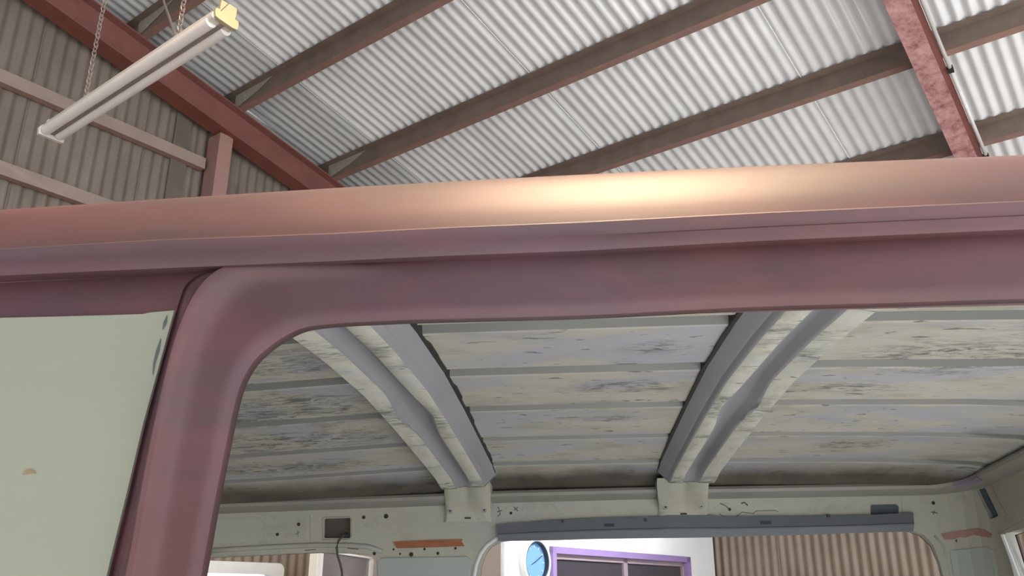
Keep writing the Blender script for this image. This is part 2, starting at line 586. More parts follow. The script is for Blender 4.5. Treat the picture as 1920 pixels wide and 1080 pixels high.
# window hole: s 3.0-4.10, z -0.45..0.215 -> sheets above/below built separately
W_S0, W_S1, W_Z0, W_Z1 = 2.55, 3.98, -0.55, 0.212
def gable_run(s0, waves, n, z0, z1):
    sheets(wall_left, 'wall_sheet', ste(s0, TG, z0), E_, Vector((0, 0, 1)), P_, n, waves, z1 - z0, 'zinc_wall')
n_left = 6
sL = W_S0 - n_left * 10 * PITCHW
def gz(s): return HR - SLOPE * s if s > S_RIDGE else HR - SLOPE * (2 * S_RIDGE - s)
# each sheet is as tall as the roof allows at its place
s = sL
def tall_sheet(s, waves, z0):
    z1 = min(gz(s), gz(s + waves * PITCHW))
    z1 = min(z1 + 0.08, z1 + 0.08)
    o = ste(s, TG, z0)
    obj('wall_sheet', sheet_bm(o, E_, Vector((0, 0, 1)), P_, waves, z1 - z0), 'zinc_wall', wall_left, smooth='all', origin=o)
for i in range(n_left + 13):
    tall_sheet(W_S0 - (i + 1) * 10 * PITCHW, 10, FLOOR)
nw = int(round((W_S1 - W_S0) / PITCHW))
tall_sheet(W_S0, nw // 2, W_Z1)
tall_sheet(W_S0 + (nw // 2) * PITCHW, nw - nw // 2, W_Z1)
gable_run(W_S0, nw, 1, FLOOR, W_Z0)
s = W_S0 + nw * PITCHW
while s < 7.5:
    tall_sheet(s, 8, FLOOR)
    s += 8 * PITCHW
def girt(z, s0, s1):
    bm = bmesh.new()
    prof = [(0.10, 0.10), (0.0, 0.10), (0.0, 0.085), (0.006, 0.085), (0.006, 0.094), (0.094, 0.094), (0.094, 0.006), (0.006, 0.006), (0.006, 0.02), (0, 0.02), (0, 0), (0.10, 0)]
    # C channel: web towards the room
    prof = [(0.0, 0.0), (0.0, 0.085), (0.055, 0.085), (0.055, 0.080), (0.005, 0.080), (0.005, 0.005), (0.055, 0.005), (0.055, 0.0)]
    ring = [ste(s0, 5.075 + t - 0.0, z + h) for t, h in prof]
    fs = prism(bm, ring, E_ * (s1 - s0))
    return bm
for z, a, b in ((2.895, -6.0, 2.98), (2.325, -6.0, 2.98), (1.75, -6, 2.98), (2.0, 3.14, 7.4), (1.15, -6, 2.98), (1.1, 3.14, 7.4), (0.55, -6, 2.98), (0.55, 3.14, 7.4)):
    bm = girt(z, a, b)
    for f in bm.faces:
        f.normal_update()
        if f.normal.z < -0.8 or f.normal.z > 0.8:
            f.material_index = 1
    g = obj('girt', bm, ['girt', 'girt_red'], wall_left)
# gable column
bm = bmesh.new()
def colz(s): return gz(s) - 0.136 - 0.236
box(bm, ste(3.06, 5.05, (FLOOR + colz(3.06)) / 2), E_ * 0.055, P_ * 0.075, Vector((0, 0, (colz(3.06) - FLOOR) / 2)))
obj('column', bm, 'column', wall_left, bevel=0.004)
bm = bmesh.new()
box(bm, ste(2.80, 5.128, (FLOOR + 3.3) / 2), E_ * 0.06, P_ * 0.008, Vector((0, 0, (3.3 - FLOOR) / 2)))  # narrow dark vertical strip on the sheeting beside the column
obj('dark_strip', bm, plain('dark_strip_brown', '#6a6058', 0.6), wall_left)

# bright window in the gable wall
window_2 = empty('window_2', ste((W_S0 + W_S1) / 2, TG - 0.02, W_Z0), kind='structure')
def rrect(s0, s1, z0, z1, r, k=6):
    out = []
    for cx, cz, a0 in ((s1 - r, z1 - r, 0), (s0 + r, z1 - r, 90), (s0 + r, z0 + r, 180), (s1 - r, z0 + r, 270)):
        for i in range(k + 1):
            a = math.radians(a0 + 90 * i / k)
            out.append((cx + r * math.cos(a), cz + r * math.sin(a)))
    return out
def ring_frame(outer, inner, mapf, d0, d1):
    bm = bmesh.new()
    rows = []
    for (a, b), (c, d) in zip(outer, inner):
        rows.append([mapf(a, d0, b), mapf(c, d0, d), mapf(c, d1, d), mapf(a, d1, b)])
    rows.append(rows[0])
    grid(bm, rows, None, close=True)
    bmesh.ops.remove_doubles(bm, verts=bm.verts[:], dist=1e-6)
    return bm
mg = lambda s, d, z: ste(s, TG - d, z)
obj('window_frame', ring_frame(rrect(W_S0 - 0.03, W_S1 + 0.03, W_Z0 - 0.03, W_Z1 + 0.02, 0.05), rrect(W_S0 + 0.04, W_S1 - 0.05, W_Z0 + 0.04, W_Z1 - 0.055, 0.06), mg, 0.05, -0.02), 'white_rubber', window_2)
bm = bmesh.new()
box(bm, ste((W_S0 + W_S1) / 2, TG, (W_Z0 + W_Z1) / 2), E_ * (W_S1 - W_S0) / 2, P_ * 0.003, Vector((0, 0, (W_Z1 - W_Z0) / 2)))
obj('pane', bm, 'clear', window_2)
bm = bmesh.new()
for k in range(5):
    z = W_Z1 - 0.10 - 0.11 * k
    box(bm, ste((W_S0 + W_S1) / 2, TG + 0.012, z), E_ * ((W_S1 - W_S0) / 2 - 0.05), P_ * 0.004, Vector((0, 0, 0.005)))
obj('glazing_bar', bm, 'white_rubber', window_2)

# ------------------------------------------------------------------ side wall under the low eave
wall_far = empty('wall_far', ste(7.62, 0, FLOOR), kind='structure')
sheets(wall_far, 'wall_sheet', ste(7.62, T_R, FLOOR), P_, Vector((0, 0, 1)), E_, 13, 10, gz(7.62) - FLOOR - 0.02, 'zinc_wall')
bm = bmesh.new()
for t in (4.95, 0.6, -3.65):
    box(bm, ste(7.5, t, (FLOOR + gz(7.5) - 0.3) / 2), E_ * 0.09, P_ * 0.07, Vector((0, 0, (gz(7.5) - 0.3 - FLOOR) / 2)))
obj('column', bm, 'column', wall_far)

wall_back = empty('wall_back', ste(-11.5, 0, FLOOR), kind='structure')
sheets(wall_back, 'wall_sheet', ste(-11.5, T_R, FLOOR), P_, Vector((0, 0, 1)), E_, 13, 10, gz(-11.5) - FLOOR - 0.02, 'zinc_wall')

# ------------------------------------------------------------------ office in the corner
S_OF, T_OF = 4.43, 3.50
OH = 0.95
wall_office = empty('wall_inner', ste(S_OF, T_OF, FLOOR), kind='structure')
WS0, WS1, WZ0, WZ1 = 4.96, 7.02, -0.75, 0.335
bm = bmesh.new()
def ofbox(bm, s0, s1, z0, z1, t0=T_OF, t1=T_OF + 0.08, mi=0):
    box(bm, ste((s0 + s1) / 2, (t0 + t1) / 2, (z0 + z1) / 2), E_ * (s1 - s0) / 2, P_ * (t1 - t0) / 2, Vector((0, 0, (z1 - z0) / 2)), mi)
ofbox(bm, S_OF, WS0, FLOOR, OH)
ofbox(bm, WS1, 7.55, FLOOR, OH)
ofbox(bm, WS0, WS1, WZ1, OH)
ofbox(bm, WS0, WS1, FLOOR, WZ0)
obj('wall_panel', bm, 'white_wall', wall_office)
bm = bmesh.new()
ofbox(bm, S_OF - 0.002, S_OF + 0.08, FLOOR, OH, T_OF, 5.12)
obj('wall_panel', bm, 'grey_wall', wall_office)
bm = bmesh.new()
ofbox(bm, S_OF, 7.55, OH, OH + 0.05, T_OF, 5.1)
obj('office_roof', bm, 'grey_wall', wall_office)
bm = bmesh.new()
ofbox(bm, S_OF + 0.1, 7.5, FLOOR, OH, 4.6, 4.65)
obj('wall_panel', bm, 'recess_dark', wall_office)

window_1 = empty('window_1', ste((WS0 + WS1) / 2, T_OF, WZ0), kind='structure')
bm = bmesh.new()
fw = 0.045
for s0, s1, z0, z1 in ((WS0, WS0 + fw, WZ0, WZ1), (WS1 - fw * 1.6, WS1, WZ0, WZ1), (WS0, WS1, WZ1 - fw, WZ1), (WS0, WS1, WZ0, WZ0 + fw)):
    ofbox(bm, s0, s1, z0, z1, T_OF - 0.03, T_OF + 0.06)
obj('window_frame', bm, 'purple_frame', window_1)
mid = 5.98
for a, b in ((WS0 + fw, mid), (mid, WS1 - fw * 1.6)):
    bm = bmesh.new()
    for s0, s1, z0, z1 in ((a, a + 0.03, WZ0 + fw, WZ1 - fw), (b - 0.03, b, WZ0 + fw, WZ1 - fw), (a, b, WZ1 - fw - 0.035, WZ1 - fw), (a, b, WZ0 + fw, WZ0 + fw + 0.035)):
        ofbox(bm, s0, s1, z0, z1, T_OF + 0.005, T_OF + 0.045)
    sash = obj('sash', bm, 'sash', window_1)
    bm = bmesh.new()
    ofbox(bm, a + 0.03, b - 0.03, WZ0 + fw, WZ1 - fw - 0.03, T_OF + 0.022, T_OF + 0.028)
    obj('pane', bm, 'dark_glass', sash)

# clock on the office wall
cs = 4.765
cz = 0.225
clock = empty('wall_clock', ste(cs, T_OF, cz), 'round blue wall clock with a white rim on the white office wall', 'clock')
CR = 0.150
def mc(r, a, d):   # clock polar -> world, d out of the wall
    return ste(cs + r * math.sin(a), T_OF - d, cz + r * math.cos(a))
def ringlathe(prof, seg=48):
    bm = bmesh.new()
    rows = [[mc(r, 2 * PI * i / seg, d) for r, d in prof] for i in range(seg)]
    rows.append(rows[0])
    grid(bm, rows)
    bmesh.ops.remove_doubles(bm, verts=bm.verts[:], dist=1e-6)
    return bm
obj('rim', ringlathe([(CR * 0.98, 0.0), (CR, 0.02), (CR * 0.99, 0.045), (CR * 0.93, 0.052), (CR * 0.88, 0.045), (CR * 0.86, 0.02)]), 'clock_white', clock, smooth=True)
obj('bezel', ringlathe([(CR * 0.875, 0.040), (CR * 0.86, 0.046), (CR * 0.825, 0.043), (CR * 0.815, 0.012)]), 'clock_dark', clock, smooth=True)
bm = bmesh.new()
disc(bm, mc(0, 0, 0.004), -P_, CR * 0.87, 0.010, 40)
obj('face', bm, 'clock_face', clock)
for k in range(12):
    bm = bmesh.new()
    a = 2 * PI * k / 12
    c = mc(CR * 0.68, a, 0.0155)
    ra = (mc(1, a, 0) - mc(0, a, 0)).normalized()
    ta = ra.cross(P_).normalized()
    box(bm, c, ra * 0.010, ta * 0.0035, P_ * 0.001)
    obj('hour_mark', bm, 'clock_mark', clock)
for a, L in ((math.radians(62), 0.10), (math.radians(245), 0.045)):
    bm = bmesh.new()
    ra = (mc(1, a, 0) - mc(0, a, 0)).normalized()
    ta = ra.cross(P_).normalized()
    box(bm, mc(L / 2 - 0.008, a, 0.020 + (0.003 if L > 0.06 else 0)), ra * (L / 2), ta * 0.0025, P_ * 0.001)
    obj('hand', bm, 'clock_hand', clock)

# glazed door leaf standing open in front of the office
az0 = math.radians(-4.8 - 12.3)
p0 = Vector((math.sin(az0), math.cos(az0), 0)) * 5.2
az1 = math.radians(-4.8 + 7.8)
dd = Vector((math.sin(az1), math.cos(az1), 0))
dn = Vector((dd.y, -dd.x, 0))
L = 1.05
ztop = 0.265
door = empty('door_1', p0 + Vector((0, 0, FLOOR)), kind='structure')
def dbox(bm, a, b, z0, z1, t=0.02):
    box(bm, p0 + dd * (a + b) / 2 + Vector((0, 0, (z0 + z1) / 2)), dd * (b - a) / 2, dn * t, Vector((0, 0, (z1 - z0) / 2)))
bm = bmesh.new()
dbox(bm, 0, 0.05, FLOOR + 0.01, ztop)
dbox(bm, L - 0.06, L, FLOOR + 0.01, ztop)
dbox(bm, 0, L, FLOOR + 0.01, FLOOR + 0.2)
dbox(bm, 0, L, ztop - 0.012, ztop)
# the leaf's thick free edge, seen from the camera
box(bm, p0 + dn * -0.02 + Vector((0, 0, (ztop + FLOOR) / 2)), dd * 0.004, dn * 0.022, Vector((0, 0, (ztop - FLOOR - 0.02) / 2)))
obj('door_frame', bm, 'door_white', door)
bm = bmesh.new()
dbox(bm, 0.05, L - 0.06, FLOOR + 0.2, ztop - 0.012, 0.006)
obj('pane', bm, 'door_glass', door)

# ------------------------------------------------------------------ hanging fluorescent fitting
lh = 1.78
a_end = ray(420, 41); a_end = a_end * (lh / a_end.z)
LD = P_.copy()
LL = 1.17
lamp = empty('fluorescent_batten', a_end, 'hanging twin tube fluorescent batten with a cracked yellowed end cap', 'lamp')
LS = 0.82
def lprof(pts):
    return [a_end + E_ * (x * LS) + Vector((0, 0, z * LS)) for x, z in pts]
# body: reflector wings with a channel on top; x across, z up
body = [(-0.050, -0.008), (-0.056, 0.004), (-0.052, 0.020), (-0.034, 0.030), (-0.028, 0.062), (0.028, 0.062), (0.034, 0.030), (0.052, 0.020), (0.056, 0.004), (0.050, -0.008)]
bm = bmesh.new(); prism(bm, lprof(body), LD * LL); obj('housing', bm, 'lamp_body', lamp, bevel=0.003)
for sx in (-1, 1):
    bm = bmesh.new()
    tube(bm, [a_end + E_ * (sx * 0.033 * LS) + Vector((0, 0, -0.003 * LS)) + LD * 0.03, a_end + E_ * (sx * 0.033 * LS) + Vector((0, 0, -0.003 * LS)) + LD * (LL - 0.012)], 0.024 * LS, 18)
    obj('tube', bm, 'lamp_tube', lamp, smooth=True)
bm = bmesh.new()
prism(bm, lprof([(-0.010, -0.012), (0.010, -0.012), (0.013, -0.006), (-0.013, -0.006)]), LD * LL)
obj('centre_channel', bm, 'lamp_groove', lamp)
def cap_px(pts):
    out = []
    for x, y in pts:
        q = hit(360 + x / 10.8, y / 10.8, P_, P_.dot(a_end))
        out.append(((q - a_end).dot(E_) / LS, (q.z - a_end.z) / LS))
    return out
cap_a = cap_px([(440, 190), (500, 198), (530, 215), (552, 252), (712, 104), (742, 116), (872, 205), (862, 330), (832, 410), (900, 460), (906, 530), (886, 625), (860, 630), (780, 592), (500, 402), (440, 345), (433, 280)])
cap_b = cap_px([(570, 15), (708, 92), (548, 240), (533, 205)])
bm = bmesh.new()
prism(bm, [p - LD * 0.012 for p in lprof(cap_a)], LD * 0.018)
prism(bm, [p - LD * 0.010 for p in lprof(cap_b)], LD * 0.014)
obj('end_cap', bm, 'lamp_cap', lamp, bevel=0.002, label='cracked yellowed end cap facing the camera')
bm = bmesh.new()
cap_c = [(-0.060, -0.030), (-0.064, 0.006), (-0.050, 0.026), (-0.032, 0.034), (-0.030, 0.066), (0.030, 0.066), (0.032, 0.034), (0.050, 0.026), (0.064, 0.006), (0.060, -0.030)]
prism(bm, [p + LD * (LL - 0.004) for p in lprof(cap_c)], LD * 0.018)
obj('end_cap', bm, 'lamp_body', lamp, bevel=0.002)
def chain(bm, p, q, link=0.030, r=0.0024):
    p, q = Vector(p), Vector(q)
    d = (q - p); Ln = d.length; d.normalize()
    a = d.cross(Vector((0.3, 1, 0))).normalized(); b = d.cross(a)
    k = int(Ln / (link * 0.72))
    for i in range(k):
        c = p + d * (i + 0.5) * Ln / k
        w = a if i % 2 else b
        pts = []
        for j in range(9):
            an = 2 * PI * j / 8
            pts.append(c + d * math.cos(an) * link / 2 + w * math.sin(an) * link * 0.3)
        tube(bm, pts, r, 5, caps=False)
def on_lamp(u): return a_end + LD * (LL * u) + Vector((0, 0, 0.062 * LS))
def roof_z(p): return HR - SLOPE * Vector(p).dot(E_)
for u, nm in ((0.79, 'chain'), (0.24, 'chain')):
    bm = bmesh.new()
    b = on_lamp(u)
    chain(bm, b, Vector((b.x, b.y, roof_z(b) - 0.13)))
    obj('chain', bm, 'chain', lamp)
bm = bmesh.new()
b = on_lamp(0.24)
top = ray(297, -40); top = top * (roof_z(b) * 0.93 / top.z)
tube(bm, [b, b.lerp(top, 0.5) + Vector((0, 0, -0.02)), top], 0.006, 8)
obj('cord', bm, 'chain', lamp)

# ------------------------------------------------------------------ THE VAN
van = empty('van', Vector((0, 1.53, FLOOR)), 'stripped panel van body shell in mauve primer with bare scraped roof lining', 'van')

HT = [(0.70, 0.2275), (0.712, 0.290), (0.74, 0.325), (0.80, 0.350), (0.95, 0.366), (1.2, 0.3765), (1.45, 0.378), (1.7, 0.365), (1.95, 0.347), (2.2, 0.328), (2.33, 0.308), (2.40, 0.284)]
CX = [(-1.3, 0.058), (-1.06, 0.045), (-0.85, 0.036), (-0.63, 0.024), (-0.42, 0.012), (-0.24, 0.002), (0.2, -0.001), (0.45, 0.0), (0.75, 0.005), (0.95, 0.014), (1.03, 0.03)]
def hin(X, Y):
    return lerp(HT, Y) - lerp(CX, X) * min(1, max(0.0, (Y - 0.66) / 0.5) + 0.35)
XS = [-1.3 + 0.05 * i for i in range(46)] + [0.98, 1.0, 1.02]

# pixel-surveyed long lines of the near side
def survey(px, Y):
    tab = []
    for q in px:
        p = hit(q[0], q[1], (0, 1, 0), Y)
        tab.append((p.x, p.z))
    return tab
SIL = [(x, z - 0.3385) for x, z in survey([(0, 390), (200, 377), (640, 350), (1000, 330), (1400, 310), (1920, 288)], 0.65)]
GUT = survey([(0, 467), (287, 450), (640, 437), (800, 428), (1100, 416), (1400, 400), (1920, 377)], 0.640)
SEAM = survey([(0, 517), (213, 507), (333, 502), (640, 489), (800, 481), (1100, 470), (1400, 453), (1920, 430)], 0.642)

# roof skin: outer profile then inner profile, lofted along X
OUT = [(0.652, 0.0), (0.660, 0.3085), (0.670, 0.3245), (0.680, 0.3385), (0.690, 0.3505), (0.700, 0.3605), (0.710, 0.3680), (0.720, 0.3740), (0.735, 0.3805), (0.76, 0.3875), (0.80, 0.395), (0.95, 0.407), (1.2, 0.413), (1.45, 0.412), (1.7, 0.398), (1.95, 0.380), (2.2, 0.358), (2.36, 0.335), (2.44, 0.305), (2.47, 0.27)]
GROOVES = [1.19, 1.455, 1.703, 1.953, 2.203]
inner = []   # (Y, dz, mat of segment that follows)
Y = 2.405
ys = [0.70, 0.706, 0.712, 0.725, 0.74, 0.77, 0.80, 0.87, 0.95, 1.05, 1.12]
for g in GROOVES:
    ys += [g - 0.030]
pts_in = [(y, 0.0, 0) for y in ys[:11]]
prevY = 1.12
for gi, g in enumerate(GROOVES):
    hw = [0.024, 0.022, 0.019, 0.017, 0.016][gi]
    dep = 0.0120
    if g - hw - prevY > 0.08:
        for q in (0.35, 0.7):
            pts_in.append((prevY + (g - hw - prevY) * q, 0.0, 0))
    pts_in += [(g - hw, 0.0, 1), (g - hw + 0.007, dep, 1), (g + hw - 0.004, dep, 1), (g + hw, 0.0, 0), (g + hw + 0.006, -0.0012, 0), (g + hw + 0.012, 0.0, 0)]
    prevY = g + hw + 0.012
pts_in += [(2.26, 0, 0), (2.31, 0, 0), (2.34, 0, 0), (2.37, 0, 0), (2.405, 0, 0)]
bm = bmesh.new()
rows = []
for X in XS:
    r = []
    for i, (y, z) in enumerate(OUT):
        if i == 0:
            zz = lerp(GUT, X) - 0.004
        else:
            w = min(1, max(0, (y - 0.66) / 0.6))
            zz = z + lerp(SIL, max(-0.9, min(0.9, X))) * (1 - w) - lerp(CX, X) * w
        r.append((X, y, zz))
    for (y, dz, m) in reversed(pts_in):
        fade = 1.0
        if X > 0.80: fade = max(0.0, (0.92 - X) / 0.12)
        zz = hin(X, y) + dz * fade
        if y < 0.72:
            zz += 0
        r.append((X, y, zz))
    rows.append(r)
nO = len(OUT)
seg_m = [2] * (nO - 1) + [2]
rev = list(reversed(pts_in))
for k in range(len(rev) - 1):
    seg_m.append(1 if (rev[k + 1][2] == 1) else 0)
seg_m.append(2)
seg_m[-2] = seg_m[-3] = 2
grid(bm, rows, lambda j: seg_m[j], close=True)
for vs_row in ([v for v in bm.verts][:len(rows[0])], [v for v in bm.verts][-len(rows[0]):]):
    try:
        f = bm.faces.new(vs_row)
    except ValueError:
        pass
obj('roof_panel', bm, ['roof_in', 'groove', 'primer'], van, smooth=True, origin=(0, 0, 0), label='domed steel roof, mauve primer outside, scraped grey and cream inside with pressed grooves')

# rain gutter
bm = bmesh.new()
rows = []
for X in XS:
    zg, zs = lerp(GUT, X), lerp(SEAM, X)
    mid_ = zg - (zg - zs) * 0.5
    cr = 0.0022 if X > 0.12 else 0.0022 * max(0, (X + 0.1) / 0.22)
    rows.append([(X, 0.6545, zg + 0.0015), (X, 0.6405, zg + 0.0006), (X, 0.6385, zg - 0.0012), (X, 0.6400, zg - 0.004), (X, 0.6402 + cr, mid_ + 0.0008), (X, 0.6402, mid_ - 0.0010), (X, 0.6405, zs + 0.003), (X, 0.6418, zs), (X, 0.6450, zs - 0.0003), (X, 0.668, zs + 0.004), (X, 0.668, zg - 0.002)])
grid(bm, rows, None, close=True)
obj('rain_gutter', bm, 'primer', van, smooth=True, origin=(0, 0, 0))

# near side plane leans out downwards
NN = Vector((0, 1, -0.16)); ND = 0.614
def near(x, y):
    return hit(x, y, NN, ND)
def nearY(z): return ND + 0.16 * z if z > -0.25 else ND + 0.16 * -0.25
stations = [  # opening edge, ridge, outer edge
    ((370, 1080), (258, 1080), (192, 1080)), ((392, 960), (281, 950), (224, 950)), ((414, 850), (303, 830), (252, 830)), ((432, 765), (322, 740), (275, 740)),
    ((447, 715), (340, 665), (296, 660)), ((470, 675), (358, 610), (313, 605)), ((502, 645), (378, 568), (327, 555)), ((538, 622), (405, 533), (345, 520)),
    ((575, 608), (445, 507), (395, 500)), ((640, 601), (540, 500), (520, 495)), ((720, 597), (660, 500), (655, 489)), ((800, 594), (780, 494), (780, 483)),
    ((1100, 586), (1100, 482), (1100, 471)), ((1400, 571), (1400, 466), (1400, 454)), ((1700, 562), (1700, 452), (1700, 441)), ((1920, 555), (1920, 442), (1920, 431))]
S3 = [tuple(near(*q) for q in st_) for st_ in stations]
def down(p, z, x=None):
    return Vector((p.x if x is None else x, nearY(z), z))
pre = [tuple(down(q, z) for q in S3[0]) for z in (-1.15, -0.7, -0.3, -0.12)]
S3 = pre + S3
last = S3[-1]
for X in (0.6, 0.85, 1.1):
    k = (X - last[0].x)
    S3.append(tuple(Vector((q.x + k, q.y, q.z + 0.004 * k)) for q in last))
def catmull(P, t):
    i = int(math.floor(t)); f = t - i
    n_ = len(P)
    g = lambda k: P[max(0, min(n_ - 1, k))]
    a, b, c, d = g(i - 1), g(i), g(i + 1), g(i + 2)
    return 0.5 * ((2 * b) + (c - a) * f + (2 * a - 5 * b + 4 * c - d) * f * f + (3 * b - a - 3 * c + d) * f ** 3)
O3, R3, E3 = ([s_[k] for s_ in S3] for k in range(3))
NPRE = 4
prof = [i / 22 for i in range(23)]
rows = []
SUB = 5
E_curve = []
for k in range((len(S3) - 1) * SUB + 1):
    t = k / SUB
    if t < NPRE:      # straight lower part: linear
        i = int(t); f = t - i
        o, r, e = (A[i].lerp(A[i + 1], f) for A in (O3, R3, E3))
    else:
        o, r, e = (catmull(A, t) for A in (O3, R3, E3))
    tt = t - NPRE
    bumpA = 1.0 if tt < 7 else max(0.0, 1 - (tt - 7) / 4)
    row = []
    E_curve.append(e + Vector((0, 0.010 * bumpA, 0)))
    for w in prof:
        wr = 0.38
        if w < wr:
            p = e.lerp(r, w / wr)
        else:
            p = r.lerp(o, (w - wr) / (1 - wr))
        rec = 0.013 * (1 if w < 0.17 else max(0, 1 - (w - 0.17) / 0.11))
        # rounded ridge: bulges out, fades to a flatter face by the opening
        bl = math.exp(-((w - wr) / 0.11) ** 2) * 0.014
        flat = 0.0
        edge = 0.005 * max(0, (w - 0.93) / 0.07)
        p = p + Vector((0, (rec - bl - flat) * bumpA + edge, 0))
        row.append(p)
    o2 = row[-1]
    # flange turned into the van
    side = Vector((0, 0, 0))
    row.append(o2 + Vector((0, 0.010, 0)))
    rows.append(row)
bm = bmesh.new()
grid(bm, rows)
o = obj('side_frame', bm, 'primer', van, smooth=True, origin=(0, 0, 0), label='mauve primed pillar and header framing the near door opening')
sl = o.modifiers.new('solid', 'SOLIDIFY'); sl.thickness = 0.0015; sl.offset = 0

# inner cream return of the header
bm = bmesh.new()
rows = []
for k in range((NPRE + 9) * SUB, (len(S3) - 1) * SUB + 1):
    t = k / SUB
    p = catmull(O3, t)
    tt = t - NPRE
    if tt < 9:
        side = Vector((0.004, 0, 0)) * (1 - tt / 9)
    else:
        side = Vector((0, 0, 0))
    q = p + Vector((0, 0.012, 0.0006))
    up = 1.0 if tt >= 9 else max(0.0, (tt - 6) / 3)
    a = q
    b = q + Vector((0, 0.036, 0.0105 * up)) - side
    c = b + Vector((0, 0.004, 0.03 * up)) - side
    rows.append([a, b, c])
grid(bm, rows)
o = obj('header_flange', bm, 'body_in', van, smooth=True, origin=(0, 0, 0), label='bare cream inner flange of the door header')
sl = o.modifiers.new('solid', 'SOLIDIFY'); sl.thickness = 0.0015; sl.offset = 0

# side panel left of the pillar (mauve) up to the seam
def plate2d(outline, holes, mapf, d0, d1, cuts=(), mi=0, vcuts=()):
    """outline/holes: lists of (u, v); thickness between depths d0 and d1; mapf(u, d, v) -> world"""
    bm = bmesh.new()
    edges = []
    for loop in [outline] + list(holes):
        vs = [bm.verts.new((u, v, 0)) for u, v in loop]
        for i in range(len(vs)):
            edges.append(bm.edges.new((vs[i], vs[(i + 1) % len(vs)])))
    bmesh.ops.triangle_fill(bm, use_beauty=True, use_dissolve=False, edges=edges, normal=(0, 0, 1))
    for c in cuts:
        bmesh.ops.bisect_plane(bm, geom=bm.verts[:] + bm.edges[:] + bm.faces[:], plane_co=(c, 0, 0), plane_no=(1, 0, 0))
    for c in vcuts:
        bmesh.ops.bisect_plane(bm, geom=bm.verts[:] + bm.edges[:] + bm.faces[:], plane_co=(0, c, 0), plane_no=(0, 1, 0))
    tris = [[(v.co.x, v.co.y) for v in f.verts] for f in bm.faces]
    bound = [((e.verts[0].co.x, e.verts[0].co.y), (e.verts[1].co.x, e.verts[1].co.y)) for e in bm.edges if len(e.link_faces) == 1]
    bm.free()
    out = bmesh.new()
    cache = {}
    def V(u, v, d):
        k = (round(u, 6), round(v, 6), d)
        if k not in cache:
            cache[k] = out.verts.new(mapf(u, d, v))
        return cache[k]
    for t in tris:
        for d in (d0, d1):
            try:
                out.faces.new([V(u, v, d) for u, v in t])
            except ValueError:
                pass
    for a, b in bound:
        try:
            out.faces.new([V(*a, d0), V(*b, d0), V(*b, d1), V(*a, d1)])
        except ValueError:
            pass
    for f in out.faces:
        f.material_index = mi
    return out
def near_map(u, d, v):
    return Vector((u, nearY(v) - d, v))
ecl = [e for e in E_curve]
upper = []
for X in [-1.3 + 0.06 * i for i in range(17)]:
    if X < ecl[(NPRE + 8) * SUB].x:
        upper.append((X, lerp(SEAM, X) + 0.022))
cont = [(ecl[i].x, ecl[i].z) for i in range((NPRE + 8) * SUB, -1, -1)]
outl = upper + cont + [(-1.3, -1.15)]
o = obj('side_panel', plate2d(outl, [], near_map, -0.010, -0.0125, vcuts=(-0.25,)), 'primer', van, origin=(0, 0, 0))
# cream blanked window
cpx = [(0, 592), (90, 590), (200, 587), (262, 585), (275, 582), (321, 578), (262, 791), (231, 921), (200, 1046), (192, 1080)]
cp = [near(*q) for q in cpx]
outl = [(-1.2, cp[0].z - 0.02), (-0.8, cp[0].z - 0.006)] + [(p.x, p.z) for p in cp] + [(cp[-1].x - 0.01, -0.28), (-1.2, -0.28)]
o = obj('window_blank', plate2d(outl, [], near_map, -0.0085, -0.0055, vcuts=(-0.25,)), 'cream_panel', van, origin=(0, 0, 0), label='cream green painted blank panel filling the side window')
blank = o
# dark scrapes near its right edge
bm = bmesh.new()
def stroke(bm, pxs, w, mapf, d=0.0006):
    pts = [mapf(*q) for q in pxs]
    for (a, b), (w0, w1) in zip(zip(pts, pts[1:]), zip(w, w[1:])):
        t = (b - a)
        nrm = Vector((0, -1, 0))
        sd = t.cross(nrm).normalized()
        vs = [a - sd * w0, a + sd * w0, b + sd * w1, b - sd * w1]
        f0 = [bm.verts.new(v + Vector((0, -d, 0))) for v in vs]
        bm.faces.new(f0)
stroke(bm, [(308, 588), (304, 602), (300, 614)], [0.0003, 0.0016, 0.0003], lambda x, y: near(x, y) + Vector((0, 0.0055, 0)))
stroke(bm, [(296, 632), (290, 655), (284, 676), (281, 700)], [0.0004, 0.0014, 0.0010, 0.0003], lambda x, y: near(x, y) + Vector((0, 0.0055, 0)))
o = obj('scratch', bm, 'mark', blank)
bm = bmesh.new()
stroke(bm, [(34, 888), (42, 883), (52, 882), (60, 885)], [0.0004, 0.0020, 0.0016, 0.0003], lambda x, y: near(x, y) + Vector((0, 0.0055, 0)))
obj('rust_spot', bm, 'rust', blank)

# near lower body: sill and box behind
bm = bmesh.new()
box(bm, (-0.1, 0.59, -1.20), Vector((1.2, 0, 0)), Vector((0, 0.02, 0)), Vector((0, 0, 0.06)))
obj('sill', bm, 'primer', van, origin=(0, 0, 0), bevel=0.01)

